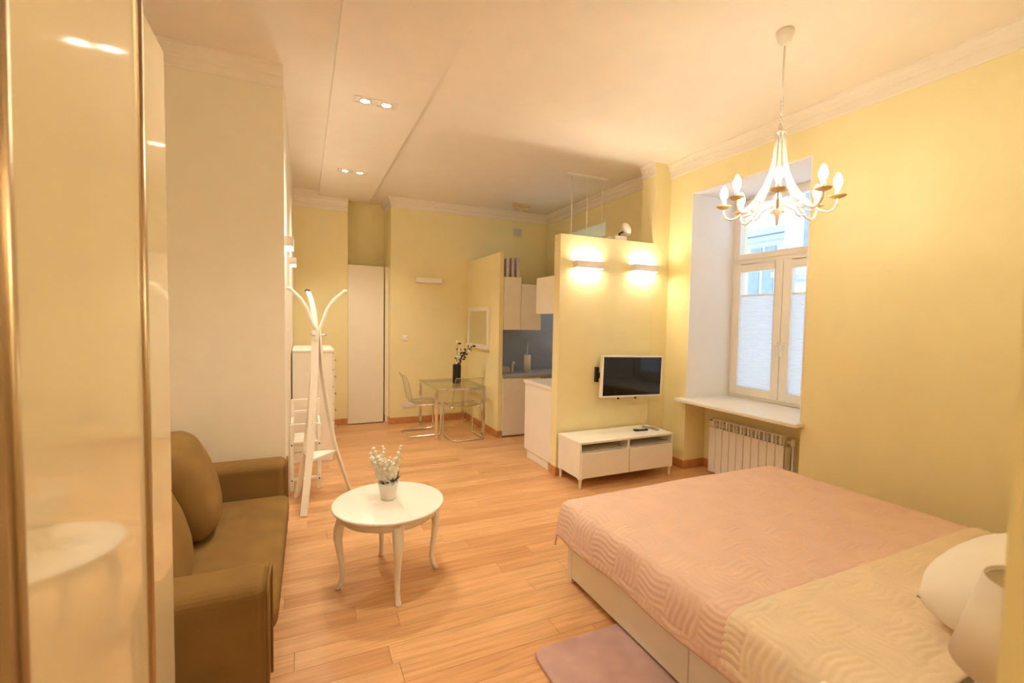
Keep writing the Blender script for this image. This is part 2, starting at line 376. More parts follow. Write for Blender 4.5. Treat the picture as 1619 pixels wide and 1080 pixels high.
# ------------------------------------------------------------------ neighbour house across the courtyard
nb = thing('neighbour_house', 'pale plastered house seen through the window panes', 'building', (10.5, 6.0, -6))
def nbx(a, b): return mb().box((a[0]-10.5, a[1]-6, a[2]+6), (b[0]-10.5, b[1]-6, b[2]+6))
nbx((9.3, -8, -6), (11.4, 6.55, 7.0)).build('side_block', 'facade', nb)
nbx((11.5, 6.6, -6), (12.5, 24, 6.2)).build('front_wall', 'facade', nb)
for z0, z1, d in ((4.02, 4.16, .30), (3.86, 4.0, .18), (3.3, 3.42, .10)):
    nbx((11.5-d, 6.6, z0), (11.5, 24, z1)).build('cornice', 'facade_trim', nb)
for z0, z1, d in ((2.62, 2.74, .16), (2.40, 2.50, .08)): nbx((9.3-d, -8, z0), (9.3, 6.55+d, z1)).build('ledge', 'facade_trim', nb)
for yy in (7.2, 8.2, 9.9, 11.6):
    wq = nbx((11.42, yy, 1.2), (11.52, yy+.95, 3.2)).build('window', 'facade', nb)
    for k in range(2): nbx((11.39, yy+.10+.42*k, 1.3), (11.45, yy+.42+.42*k, 3.1)).build('pane', 'facade_pane', wq)
    for k in range(2): nbx((11.46, yy+.1+.42*k, 3.50), (11.52, yy+.42+.42*k, 3.72)).build('attic_pane', 'facade_pane', nb)
for yy in (2.6, 5.25):
    for zz in (-1.6, 3.05):
        wq = nbx((9.22, yy, zz), (9.32, yy+.9, zz+1.6)).build('window', 'facade', nb)
        for k in range(2): nbx((9.19, yy+.07+.40*k, zz+.08), (9.25, yy+.41+.40*k, zz+1.52)).build('pane', 'facade_pane', wq)

# ------------------------------------------------------------------ radiator
ra = thing('radiator', 'white ribbed radiator under the window sill', 'radiator', (4.02, 3.13, 0))
sec = None
for i in range(10):
    yc = -.40+.0845*i+.02
    if sec is None:
        q = mb(); q.box((-.048, -.040, .03), (-.040, .040, .512)); q.box((-.040, -.010, .03), (.045, .010, .60)); q.box((-.030, -.040, .05), (.045, -.033, .50)).box((.038, -.040, .05), (.045, .040, .50))
        for zz in (.532, .552, .572): q.box((-.046, -.034, zz), (-.040, .034, zz+.005))
        q.box((-.048, -.040, .505), (-.038, .040, .513)).box((-.048, -.040, .592), (.045, .040, .602)); q.box((-.048, -.040, .51), (-.04, -.034, .60)).box((-.048, .034, .51), (-.04, .040, .60))
        sec = q.build('radiator_section', 'white_metal', ra, bevel=.003); sec.location = (0, yc, 0)
    else:
        s2 = sec.copy(); COL.objects.link(s2); s2.location = (0, yc, 0)
ra_y0 = -.40+.02-.0405
mb().tube([(0, ra_y0, .55), (0, ra_y0-.05, .55)], .014).lathe([(.0, -.03), (.02, -.03), (.02, .035), (0, .035)], (0, ra_y0-.055, .55), 12).build('valve', 'white_metal', ra)
mb().tube([(0, ra_y0-.055, .52), (0, ra_y0-.055, 0)], .010).build('pipe', 'white_metal', ra)
mb().tube([(0, .40+.02, .57), (0, .46, .57)], .012).build('end_plug', 'dark_plastic', ra)
for s_ in (-.285, .285): mb().box((.045, s_-.015, .4), (.11, s_+.015, .44)).build('wall_bracket', 'white_metal', ra)

# ------------------------------------------------------------------ bed
bd = thing('bed', 'wide bed with white drawer base beneath the quilted coverlet', 'bed', (2.43, 1.385, 0))
def lc(q, c):
    for i, v in enumerate(q.v): q.v[i] = (v[0]-c[0], v[1]-c[1], v[2]-c[2])
    return q
BC = (2.43, 1.385, 0)
lc(mb().box((1.515, .28, .035), (3.345, 2.375, .30)), BC).build('base', 'white_lacquer', bd, bevel=.004)
for (x0, x1) in ((1.50, 1.56), (3.30, 3.36)):
    for (y0, y1) in ((2.345, 2.39), (.37, .42)): lc(mb().box((x0, y0, 0), (x1, y1, .31)), BC).build('leg', 'white_lacquer', bd, bevel=.003)
for (y0, y1) in ((1.405, 2.340), (.425, 1.400)): lc(mb().box((1.498, y0, .035), (1.516, y1, .295)), BC).build('drawer', 'white_lacquer', bd, bevel=.003)
lc(mb().sup((2.43, 1.385, .395), (.925, 1.0, .10), (.25, .12), 48, 12), BC).build('mattress', 'linen_white', bd)
lc(mb().box((1.50, .22, .03), (3.36, .28, .80)), BC).build('headboard', 'white_lacquer', bd, bevel=.006)
lc(mb().box((1.53, .31, .44), (3.33, .664, .514)), BC).build('sheet', 'linen_white', bd, bevel=.03, seg=3)
# quilted coverlet
def quilt(s_, t_):
    B = .185; i = math.floor(s_/B); j = math.floor(t_/B)
    if (i+j) % 2: a, l = s_-i*B, t_
    else: a, l = t_-j*B, s_
    c = a+.010*math.sin(l*2*PI/B+.6*i+.9*j)
    h = abs(math.sin(PI*c/(B/6)))**.6
    e = min(a, B-a); 
    return h*min(1, .35+e/.02)
def cover(name, mat, s0, s1, t0, t1, zt, amp, ns, nt_, xl=1.50, xr=3.36, yf=2.39, lift=0):
    r = .055
    def P(s_, t_):
        ax = max(0, xl-s_); bx = max(0, s_-xr); ay = max(0, t_-yf)
        d = math.hypot(ax+bx, ay)
        if d > 1e-9:
            out = r*(1-math.exp(-d/r)); dr = d-out*.85
            # soft edge fold
            ux = (ax+bx)/d; uy = ay/d
            wob = .010*math.sin(t_*9+1)*min(1, d/.1) if ax+bx > 0 else .010*math.sin(s_*8)*min(1, d/.1)
            x = max(min(s_, xr), xl)+(-1 if ax > 0 else 1)*ux*(out+.10*d+wob*ux) if ax+bx > 0 else s_
            yy = min(t_, yf)+uy*(out+.10*d+wob*uy)
            z = zt-dr
        else: x, yy, z = s_, t_, zt
        z += -.012*math.exp(-max(0, min(s_-xl, xr-s_, yf-t_))/.05) if d < 1e-9 else -.012
        return Vector((x, yy, z+lift+.004*math.sin(s_*3.1)*math.cos(t_*2.7)))
    vs = []; fs = []
    for j in range(nt_+1):
        t_ = t0+(t1-t0)*j/nt_
        for i in range(ns+1):
            s_ = s0+(s1-s0)*i/ns; p = P(s_, t_); e = .004
            nrm = (P(s_+e, t_)-P(s_-e, t_)).cross(P(s_, t_+e)-P(s_, t_-e)).normalized()
            ed = min(1, min(s_-s0, s1-s_, t_-t0, t1-t_)/.012)
            vs.append(p+nrm*amp*(quilt(s_, t_)*max(0, ed)))
    for j in range(nt_):
        for i in range(ns): a = j*(ns+1)+i; fs.append((a, a+1, a+ns+2, a+ns+1))
    o = mb().add(vs, fs, True).build(name, mat)
    md = o.modifiers.new('thick', 'SOLIDIFY'); md.thickness = .008; md.offset = -1
    return o
cv = cover('coverlet', 'coverlet_pink', 1.245, 3.60, 1.10, 2.62, .515, .0055, 300, 200)
tag(cv, 'dusty pink quilted coverlet spread over the foot of the bed', 'coverlet')
cf = cover('folded_coverlet', 'coverlet_beige', 1.255, 3.59, .66, 1.19, .515, .0055, 290, 72, lift=.012)
tag(cf, 'pale beige quilted turn-down of the coverlet near the pillow', 'coverlet')
def pillow(name, c, r, rot, label, mat='linen_white', cat='pillow', sag=.35):
    vs = []; fs = []; n, m = 30, 24
    def sd(sgn):
        out = []
        for j in range(m+1):
            for i in range(n+1):
                u = -1+2*i/n; v = -1+2*j/m
                th = ((1-abs(u)**3.6)*(1-abs(v)**3.6))**.55
                pinch = math.sqrt(1-.30*v*v); pinch2 = math.sqrt(1-.30*u*u)
                w_ = (.02*math.sin(5*u+3*v)*math.sin(4*v-1.5*u)+.010*math.sin(13*u-4*v)*abs(v)**2)*th
                out.append(Vector((u*r[0]*pinch, v*r[1]*pinch2, sgn*r[2]*th+w_*r[2]*6*.3)))
        return out
    a = sd(1); b = sd(-1); k = (n+1)*(m+1)
    for j in range(m):
        for i in range(n):
            p = j*(n+1)+i; fs.append((p, p+1, p+n+2, p+n+1)); fs.append((k+p, k+p+n+1, k+p+n+2, k+p+1))
    vs = [rot @ v+Vector(c) for v in a+b]
    o = mb().add(vs, fs, True).build(name, mat); return tag(o, label, cat)
pillow('pillow', (2.42, .625, .685), (.44, .31, .16), Matrix.Rotation(-.22, 3, 'X') @ Matrix.Rotation(.04, 3, 'Z'), 'plump white pillow at the head of the bed')
# nightstand and lamp
ns_ = thing('nightstand', 'white nightstand beside the head of the bed', 'nightstand', (1.215, .51, 0))
mb().box((-.21, -.245, .10), (.205, .30, .525)).build('body', 'white_lacquer', ns_, bevel=.003)
mb().box((-.215, -.25, .525), (.21, .305, .55)).build('top', 'white_lacquer', ns_, bevel=.004)
dr = mb().box((-.228, -.225, .32), (-.21, .235, .51)).build('drawer', 'white_lacquer', ns_, bevel=.003)
mb().lathe([(0, 0), (.012, 0), (.014, .02), (0, .024)], (0, 0, 0), 12).build('knob', 'chrome', dr).matrix_local = Matrix.Translation((-.228, 0, .415)) @ Matrix.Rotation(-PI/2, 4, 'Y')
for sx in (-.19, .18):
    for sy in (-.22, .225): mb().box((sx-.018, sy-.018, 0), (sx+.018, sy+.018, .10)).build('leg', 'white_lacquer', ns_)
tl = thing('table_lamp', 'table lamp with pale fabric cone shade on the nightstand', 'lamp', (1.304, .349, .55))
mb().lathe([(0, 0), (.075, 0), (.075, .012), (.03, .03), (.022, .06), (.04, .12), (.045, .2), (.02, .28), (.012, .32), (.012, .42), (0, .42)], n=24).build('base', 'white_lacquer', tl)
q = mb().lathe([(.132, .385), (.088, .570), (.085, .568), (.128, .385), (.132, .385)], n=48, cap=False); q.build('shade', 'shade_fabric', tl)
mb().tube([(.086*math.cos(a*PI/12), .086*math.sin(a*PI/12), .562) for a in range(24)], .003, 6, closed=True).tube([(-.086, 0, .56), (0, 0, .42), (.086, 0, .56)], .002, 6).build('shade_ring', 'chrome', tl)
orn = thing('pointed_ornament', 'small dark two pronged ornament on the nightstand edge', 'ornament', (1.39, .69, .55))
mb().lathe([(0, 0), (.018, 0), (.016, .01), (.004, .02), (0, .02)], n=12).build('foot', 'dark_plastic', orn)
for s_ in (-1, 1): mb().tube([(0, 0, .015), (.006*s_, 0, .05), (.010*s_, 0, .085)], [.003, .003, .0008], 6).build('prong', 'dark_plastic', orn)
# rug
rg = mb().box((0, 0, 0), (1, 1, 1)); vs = []
q = mb(); nx, ny = 30, 40
rg = mb()
X0, X1, RY0, RY1 = 1.0, 1.62, .84, 1.905
out = []
for k in range(64):
    a = 2*PI*k/64; cxs = math.copysign(abs(math.cos(a))**.12, math.cos(a)); sys_ = math.copysign(abs(math.sin(a))**.12, math.sin(a))
    out.append((cxs*(X1-X0)/2, sys_*(RY1-RY0)/2))
n = 64; vs = []
for z, k in ((0.001, 1.0), (.010, 1.004), (.018, .995), (.020, .98)): vs += [(p[0]*k, p[1]*k, z) for p in out]
fs = [tuple(range(n))[::-1], tuple(range(3*n, 4*n))]
for j in range(3): fs += [(j*n+i, j*n+(i+1) % n, (j+1)*n+(i+1) % n, (j+1)*n+i) for i in range(n)]
rg.add(vs, fs)
o = rg.build('bedside_rug', 'rug_mauve', loc=((X0+X1)/2, (RY0+RY1)/2, 0)); tag(o, 'mauve low pile rug lying half under the bed', 'rug')

# ------------------------------------------------------------------ coffee table
ct = thing('coffee_table', 'round white coffee table with cabriole legs', 'table', (.475, 2.83, 0))
R_ = .335; ZT = .495
mb().lathe([(0, ZT-.022), (R_-.012, ZT-.022), (R_-.004, ZT-.017), (R_, ZT-.010), (R_-.003, ZT-.003), (R_-.012, ZT), (0, ZT)], n=72).build('top', 'white_lacquer', ct)
mb().lathe([(.285, ZT-.075), (.285, ZT-.022), (.265, ZT-.022), (.265, ZT-.075), (.285, ZT-.075)], n=64, cap=False).build('apron', 'white_lacquer', ct)
lprof = [(.262, .455, .028), (.275, .42, .030), (.290, .37, .029), (.296, .31, .025), (.288, .24, .020), (.276, .16, .016), (.270, .09, .0145), (.278, .04, .0145), (.296, .012, .017), (.298, 0, .015)]
for k in range(4):
    a = -PI/2+.01+k*PI/2; q = mb(); vs = []; fs = []; n = 10
    for (r, z, w_) in lprof:
        for i in range(n):
            b = 2*PI*i/n; vs.append(((r+w_*math.cos(b)), w_*1.05*math.sin(b), z))
    for j in range(len(lprof)-1): fs += [(j*n+i, j*n+(i+1) % n, (j+1)*n+(i+1) % n, (j+1)*n+i) for i in range(n)]
    fs += [tuple(range(n)), tuple((len(lprof)-1)*n+i for i in range(n))]
    o = q.add(vs, fs, True).build('leg', 'white_lacquer', ct); o.rotation_euler = (0, 0, a)
# flower pot on it
fp = thing('flower_pot', 'small white pot of white blossom spikes on the coffee table', 'plant', (.475, 2.86, ZT))
mb().lathe([(0, 0), (.042, 0), (.046, .01), (.062, .10), (.064, .108), (.058, .108), (.054, .095), (0, .095)], n=32).build('pot', 'white_lacquer', fp)
lf = mb()
for k in range(34):
    a = random.random()*2*PI; r = .02+.05*random.random(); z = .10+.05*random.random(); c = Vector((r*math.cos(a), r*math.sin(a), z))
    d = Vector((math.cos(a), math.sin(a), .5+random.random())).normalized()*.03; w_ = Vector((-math.sin(a), math.cos(a), .2)).normalized()*.011
    lf.add([c-d*.4, c+w_, c+d, c-w_], [(0, 1, 2, 3)])
lf.build('foliage', 'green_leaf', fp)['kind'] = 'stuff'
for k in range(11):
    a = 2*PI*k/11+random.random()*.4; le = random.uniform(.16, .235) if k % 3 else .26; sp = random.uniform(.02, .09)
    if k < 4: a = PI+random.uniform(-.6, .6); sp = .09
    p0 = Vector((.02*math.cos(a), .02*math.sin(a), .10)); p1 = p0+Vector((sp*math.cos(a), sp*math.sin(a), le*.92))
    q = mb()
    for j in range(10):
        f = .25+.75*j/9; c = p0.lerp(p1, f); rad = .021*(1.15-f)+.006
        q.sup(c+Vector((random.uniform(-.008, .008), random.uniform(-.008, .008), 0)), (rad, rad, rad*.8), (1, 1), 7, 5)
    q.tube([p0, p1], .002, 5); q.build('blossom_spike', 'white_petal', fp)
mb().tube([(.03, .01, .10), (.045, .015, .19), (.05, .012, .25)], [.003, .002, .001], 6).build('twig', 'twig_dark', fp)

# ------------------------------------------------------------------ sofa
sf = thing('sofa', 'brown suede sofa with square padded arms', 'sofa', (-.56, 2.86, 0), -.0095)
# local: front towards +x at .44; length y -.90..+.90
def rbox(a, b, name, par, bev=.045, mat='sofa_suede', seg=4): return mb().box(a, b).build(name, mat, par, bevel=bev, seg=seg)
rbox((-.42, -.70, .06), (.40, .70, .24), 'base', sf, .02)
for s_ in (-1, 1): rbox((-.42, .69*s_, .06), (.435, .91*s_, .585), 'arm', sf, .05, seg=5)
rbox((-.47, -.91, .06), (-.27, .91, .78), 'backrest', sf, .05)
for s_ in (-1, 1):
    q = mb()
    # piping round the front of the arm
    y0, y1 = .70*s_, .90*s_; pts = [(.437, y0, .08), (.437, y0, .545), (.437, y0+.03*s_, .578), (.437, y1-.03*s_, .578), (.437, y1, .545), (.437, y1, .08)]
    q.tube(pts, .006, 6).build('piping', 'sofa_suede', sf)
sc_ = mb(); n, m = 40, 50; vs = []; fs = []
sc_.sup((.075, 0, .305), (.385, .69, .075), (.3, .1), 60, 14); sc_.build('seat_cushion', 'sofa_suede', sf)
for sx in (-.38, .38):
    for sy in (-.84, .84): mb().lathe([(0, 0), (.022, 0), (.028, .065), (0, .065)], (sx, sy, 0), 12).build('foot', 'dark_plastic', sf)
for (yc, lab, tw) in ((3.10, 'brown suede back cushion leaning beside the far sofa arm', .16), (2.40, 'brown suede back cushion half hidden behind the wardrobe edge', -.05)):
    rot = Matrix.Rotation(tw, 3, 'Z') @ Matrix.Rotation(-.30, 3, 'Y') @ Matrix.Rotation(PI/2, 3, 'Y') @ Matrix.Rotation(0, 3, 'Z')
    pillow('back_cushion', (-.62-.035*(yc < 3), yc, .655-.06*(yc < 3)), (.30, .34, .145), rot, lab, 'sofa_suede', 'cushion')

# ------------------------------------------------------------------ wardrobe with sliding doors
wd = thing('wardrobe', 'tall wardrobe with glossy cream sliding doors in champagne frames', 'wardrobe', (-.65, .4, 0))
def wl(q): return lc(q, (-.65, .4, 0))
wl(mb().box((-1.04, -.85, 0), (-.43, -.83, 2.36)).box((-1.04, 1.61, 0), (-.43, 1.63, 2.36)).box((-1.04, -.83, 2.33), (-.43, 1.61, 2.36)).box((-1.04, -.83, 0), (-.43, 1.61, .06)).box((-1.04, -.83, .06), (-1.02, 1.61, 2.33))).build('body', 'white_lacquer', wd)
for z0, z1 in ((2.315, 2.33), (.06, .075)): wl(mb().box((-.50, -.82, z0), (-.44, 1.60, z1))).build('track', 'champagne_metal', wd)
for (y0, y1, xf) in ((-.85, .80, -.372), (.765, 1.345, -.336), (1.28, 1.632, -.355)):
    d = wl(mb().box((xf-.012, y0+.004, .03), (xf-.004, y1-.001, 2.36))).build('door', 'wardrobe_glass', wd)
    fw = .030; ends = ([(y1, -1)] if y1 < 1.5 else [])+([(y0, 1)] if -.5 < y0 < 1.0 else [])
    for ys, sd_ in ends:
        wl(mb().box((xf-.018, ys, .02), (xf, ys+fw*sd_, 2.365)).tube([(xf+.001, ys+fw*.72*sd_, .02), (xf+.001, ys+fw*.72*sd_, 2.365)], .0065, 8)).build('door_stile', 'champagne_metal', d)

# ------------------------------------------------------------------ wall sconces
def sconce(name, loc, rz, w_, label, mat, group=None):
    # local: wall at y=0, box protrudes to -y
    t = thing(name, label, 'wall lamp', loc, rz, group); d, h = (.085 if mat != 'hall_glow' else .06), .072
    q = mb().box((-w_/2, -d, -h/2), (w_/2, -d+.006, h/2)).box((-w_/2, -d+.006, -h/2), (-w_/2+.006, 0, h/2)).box((w_/2-.006, -d+.006, -h/2), (w_/2, 0, h/2)).box((-w_/2+.006, -.006, -h/2), (w_/2-.006, 0, h/2))
    q.build('housing', 'white_metal', t)
    mb().box((-w_/2+.02, -d+.02, -h/2+.012), (w_/2-.02, -.018, -h/2+.018)).box((-w_/2+.02, -d+.02, h/2-.018), (w_/2-.02, -.018, h/2-.012)).build('diffuser', mat, t)
    return t
sconce('wall_sconce', (2.71, YP, 2.205), 0, .33, 'lit white box sconce on the partition, nearer the kitchen', 'sconce_glow')
sconce('wall_sconce', (3.45, YP, 2.215), 0, .33, 'lit white box sconce on the partition, next to the window wall', 'sconce_glow')
sconce('wall_sconce', (1.76, YB, 2.20), 0, .40, 'unlit white box sconce above the glass dining table', 'soft_paper')
sconce('wall_sconce', (XA, 3.97, 2.175), PI/2, .30, 'lit white sconce at the wall edge above the coat rack', 'hall_glow')
sconce('wall_sconce', (XA, 5.45, 2.19), PI/2, .30, 'smaller looking lit sconce farther down the hallway', 'hall_glow')

# ------------------------------------------------------------------ recessed downlights in the soffit
def downlight(y, label):
    t = thing('recessed_downlight', label, 'ceiling lamp', (.53, y, 3.33), group='twin downlights in the soffit')
    q = mb(); ring_w = .016; X, Y = .165, .062
    q.box((-X, -Y, -.006), (X, -Y+ring_w, .0)).box((-X, Y-ring_w, -.006), (X, Y, 0)).box((-X, -Y+ring_w, -.006), (-X+ring_w, Y-ring_w, 0)).box((X-ring_w, -Y+ring_w, -.006), (X, Y-ring_w, 0)).box((-.014, -Y+ring_w, -.006), (.014, Y-ring_w, 0))
    q.build('frame', 'white_gloss', t)
    for s_ in (-1, 1):
        sp = mb().lathe([(.046, -.001), (.046, -.010), (.040, -.012), (.036, -.006), (.036, -.001), (.046, -.001)], (.082*s_, 0, 0), 28, cap=False).build('spot_ring', 'chrome', t)
        mb().lathe([(0, -.003), (.034, -.003), (.034, -.001), (0, -.001)], (.082*s_, 0, 0), 24).build('spot_lens', 'spot_glow', sp)
        l = bpy.data.lights.new('spot', 'SPOT'); l.energy = SPOT_W; l.color = (1, .90, .72); l.spot_size = math.radians(118); l.spot_blend = .75; l.shadow_soft_size = .035
        lo = bpy.data.objects.new('spot_light', l); COL.objects.link(lo); lo.parent = t; lo.location = (.082*s_, 0, -.02)
    return t
downlight(3.86, 'bright twin downlight in the soffit above the coffee table')
downlight(5.77, 'twin downlight in the soffit farther away near the hallway')
downlight(2.25, 'twin downlight in the soffit overhead near the wardrobe')

# ------------------------------------------------------------------ added fill lamp behind the viewer, brightens the walls facing it
el = thing('fill_lamp', 'added fill light behind the viewer, shaped as a round white ceiling lamp', 'ceiling lamp', (.42, -.55, ZC))
mb().lathe([(0, 0), (.15, 0), (.155, -.02), (.14, -.035), (0, -.035)], n=32).build('base', 'white_metal', el)
mb().lathe([(.135, -.035), (.14, -.06), (.12, -.10), (.08, -.13), (.03, -.145), (0, -.147)], n=16).build('glass_bowl', 'fill_glow', el)

# ------------------------------------------------------------------ chandelier
CHX, CHY = 2.685, 1.945
ch = thing('chandelier', 'white eight arm chandelier with lit candle bulbs', 'chandelier', (CHX, CHY, ZC))
def cz(q, dz=-3.45):
    for i, v in enumerate(q.v): q.v[i] = (v[0], v[1], v[2]+dz)
    return q
cz(mb().lathe([(0, 3.45), (.05, 3.45), (.052, 3.44), (.048, 3.42), (.036, 3.385), (.018, 3.37), (.012, 3.36), (0, 3.36)], n=32)).build('ceiling_canopy', 'white_metal', ch)
cz(mb().tube([(0, 0, 3.365), (0, 0, 3.05)], .006, 8)).build('rod', 'white_metal', ch)
lk = mb()
for k in range(8):
    z = 3.05-.024*k-.012; pts = []
    for i in range(12):
        a = 2*PI*i/12; u = .0085*math.cos(a); v = .017*math.sin(a); pts.append((u, 0, z+v) if k % 2 else (0, u, z+v))
    lk.tube(pts, .0028, 6, closed=True)
cz(lk).build('chain', 'white_metal', ch)
rg_ = mb().tube([(.02*math.cos(a*PI/8), .004, 2.875+.02*math.sin(a*PI/8)) for a in range(16)], .0045, 6, closed=True)
cz(rg_).build('hanging_ring', 'white_metal', ch)
cz(mb().lathe([(0, 2.86), (.012, 2.86), (.030, 2.85), (.032, 2.835), (.026, 2.82), (.022, 2.80), (0, 2.80)], n=20)).build('collar', 'white_metal', ch)
cz(mb().tube([(0, 0, 2.82), (0, 0, 2.40)], .006, 8)).build('stem', 'white_metal', ch)
cz(mb().lathe([(0, 2.44), (.02, 2.435), (.026, 2.41), (.02, 2.39), (.032, 2.375), (.028, 2.355), (.012, 2.335), (.010, 2.31), (.004, 2.285), (0, 2.28)], n=20)).build('finial', 'white_metal', ch)
RAD = .305
apts = [(.024, 2.835), (.026, 2.76), (.034, 2.68), (.050, 2.60), (.080, 2.52), (.125, 2.445), (.175, 2.385), (.222, 2.345), (.260, 2.33), (.290, 2.345), (RAD, 2.375), (RAD, 2.41)]
spts = [(.205, 2.358), (.18, 2.345), (.15, 2.355), (.125, 2.385), (.13, 2.415), (.152, 2.42), (.158, 2.40), (.12, 2.385), (.07, 2.40), (.024, 2.39)]
arm0 = None
for k in range(8):
    a = k*PI/4-math.radians(144.1)
    if arm0 is None:
        q = mb().tube([(r, 0, z) for r, z in apts], .0075, 8).tube([(r, 0, z) for r, z in spts], .0055, 6)
        arm0 = cz(q).build('arm', 'white_metal', ch); arm = arm0
        cz(mb().lathe([(0, 2.408), (.02, 2.408), (.042, 2.418), (.046, 2.424), (.040, 2.424), (.02, 2.416), (0, 2.416)], (RAD, 0, 0), 24)).build('drip_dish', 'gilt_cream', arm)
        cz(mb().lathe([(0, 2.416), (.0125, 2.416), (.0125, 2.47), (0, 2.47)], (RAD, 0, 0), 16)).build('candle_sleeve', 'white_metal', arm)
        cz(mb().lathe([(0, 2.468), (.012, 2.468), (.021, 2.488), (.023, 2.502), (.019, 2.525), (.008, 2.55), (0, 2.558)], (RAD, 0, 0), 8)).build('bulb', 'bulb_glass', arm)
    else: arm = copy_tree(arm0, ch)
    arm.rotation_euler = (0, 0, a)

# ------------------------------------------------------------------ television wall
tv = thing('television', 'flat television with white bezel on the partition wall', 'television', (3.245, YP, 1.03))
tv.rotation_euler = (0, .022, 0)
q = mb(); w2, h2 = .405, .222
ring2 = lambda m_, y0, y1, b_: m_.box((-w2, y0, -h2), (-w2+b_, y1, h2)).box((w2-b_, y0, -h2), (w2, y1, h2)).box((-w2+b_, y0, -h2), (w2-b_, y1, -h2+b_)).box((-w2+b_, y0, h2-b_), (w2-b_, y1, h2))
ring2(q, -.150, -.108, .017); q.box((-w2+.017, -.125, -h2+.017), (w2-.017, -.108, h2-.017)); q.build('bezel', 'white_gloss', tv, bevel=.003)
mb().box((-w2+.016, -.146, -h2+.016), (w2-.016, -.126, h2-.016)).build('screen', 'black_screen', tv)
mb().box((-.06, -.108, -.1), (.06, -.09, .1)).box((-.40, -.04, -.07), (-.37, 0, .09)).box((-.37, -.03, -.03), (.06, -.015, .03)).box((-.06, -.09, -.03), (.02, -.015, .03)).build('wall_mount', 'dark_plastic', tv)
for xx in (-.17, .06): mb().sup((xx, -.13, -h2-.014), (.014, .012, .012), (1, 1), 10, 8).build('foot_socket', 'dark_plastic', tv)
# TV bench
tb = thing('tv_bench', 'low white bench with two open slots under the television', 'tv bench', (2.975, 3.85, 0))
BX, BY = .578, .205
q = mb().box((-BX, -BY, .435), (BX, BY, .455)).box((-BX, -BY, .10), (-BX+.018, BY, .435)).box((BX-.018, -BY, .10), (BX, BY, .435)).box((-.012, -BY+.002, .10), (.012, BY, .435)).box((-BX+.018, BY-.01, .10), (BX-.018, BY, .435)).box((-BX+.018, -BY+.002, .10), (BX-.018, BY-.01, .118))
q.box((-BX+.018, -BY+.03, .342), (BX-.018, BY-.01, .352)); q.build('body', 'white_lacquer', tb, bevel=.002)
for s_ in (-1, 1):
    a, b = sorted((.006*s_, (BX-.012)*s_)); mb().box((a, -BY-.016, .108), (b, -BY, .352)).build('drawer', 'white_lacquer', tb, bevel=.003)
for sx in (-1, 1):
    for sy in (-1, 1):
        px, py = sx*(BX-.022), sy*(BY-.022); q = mb()
        q.lathe([(.010, 0), (.013, .012), (.014, .05), (.018, .085), (.030, .10), (0, .10)], (px, py, 0), 14)
        q.build('leg', 'white_lacquer', tb)
def remote(loc, rz, label, L_=.16, mat='dark_plastic'):
    t = thing('remote_control', label, 'remote', loc, rz); mb().box((-.022, -L_/2, 0), (.022, L_/2, .018)).build('body', mat, t, bevel=.005)
    for i in range(5):
        for j in range(3): mb().box((-.015+.011*j, -L_/2+.03+.018*i, .018), (-.008+.011*j, -L_/2+.04+.018*i, .0195)).build('button', 'soft_paper' if mat == 'dark_plastic' else 'dark_plastic', t)
remote((3.285, 3.84, .455), 1.45, 'black remote control on the TV bench')
remote((3.445, 3.87, .455), .2, 'slim grey remote control on the right end of the bench', .2, 'steel')
# spot lamp on partition top
cl = thing('clip_lamp', 'small white lamp with round head on top of the partition', 'lamp', (3.17, 4.15, 2.51))
mb().box((-.09, -.045, 0), (.07, .045, .045)).build('base', 'white_lacquer', cl, bevel=.006)
mb().tube([(-.0, 0, .04), (.0, 0, .075), (.045, 0, .10)], .012, 8).build('neck', 'dark_plastic', cl)
hq = mb().lathe([(0, -.035), (.025, -.035), (.055, -.01), (.075, .02), (.07, .026), (.03, .012), (0, .01)], n=28).build('head', 'white_lacquer', cl)
hq.location = (.07, 0, .125); hq.rotation_euler = (0, 1.15, 0)
mb().tube([(-.09, 0, .01), (-.13, .0, .03), (-.16, .01, .008)], .007, 6).build('cable', 'white_lacquer', cl)

# ------------------------------------------------------------------ coat rack
cr_ = thing('coat_rack', 'white bentwood coat rack standing behind the sofa end', 'coat rack', (.10, 4.30, 0))
C0 = Vector((.10, 4.30, 0))
feet = [Vector((-.007, 3.985, 0)), Vector((-.063, 4.455, 0)), Vector((.390, 4.43, 0))]
for k, ft in enumerate(feet):
    d = (ft-C0); d.z = 0; R1 = d.length; d.normalize(); tn = Vector((-d.y, d.x, 0))
    hookd = [Vector((-.85, -.45, 0)), Vector((-.35, .9, 0)), Vector((.97, .1, 0))][k].normalized()
    prof = [(1.0, 0), (.84, .15), (.66, .32), (.50, .50), (.36, .72), (.24, .95), (.13, 1.2), (.085, 1.40), (.075, 1.50)]
    pts = [d*(R1*a)+Vector((0, 0, z)) for a, z in prof]
    top = [(.05, 1.58), (.085, 1.68), (.14, 1.765), (.205, 1.825), (.235, 1.845)]
    pts += [hookd*(r*(.80 if k == 1 else 1))+Vector((0, 0, z)) for r, z in top]
    wds = []; tds = []
    for j in range(len(pts)):
        t = (pts[min(j+1, len(pts)-1)]-pts[max(0, j-1)]).normalized(); wv = tn if j < 9 else Vector((-hookd.y, hookd.x, 0))
        if j == 8: wv = (tn+Vector((-hookd.y, hookd.x, 0))).normalized() if tn.dot(Vector((-hookd.y, hookd.x, 0))) > -.9 else tn
        wds.append(wv); tds.append(t.cross(wv).normalized())
    ww = [.055, .055, .056, .058, .06, .062, .062, .058, .054, .05, .046, .042, .038, .036]
    mb().strip(pts, wds, ww, tds, .020).build('bent_leg', 'white_wood', cr_, bevel=.004)
    e = pts[-1]; mb().sup(e, (.024, .024, .016), (1, 1), 10, 6).build('tip_cap', 'dark_plastic' if k == 1 else 'white_wood', cr_)
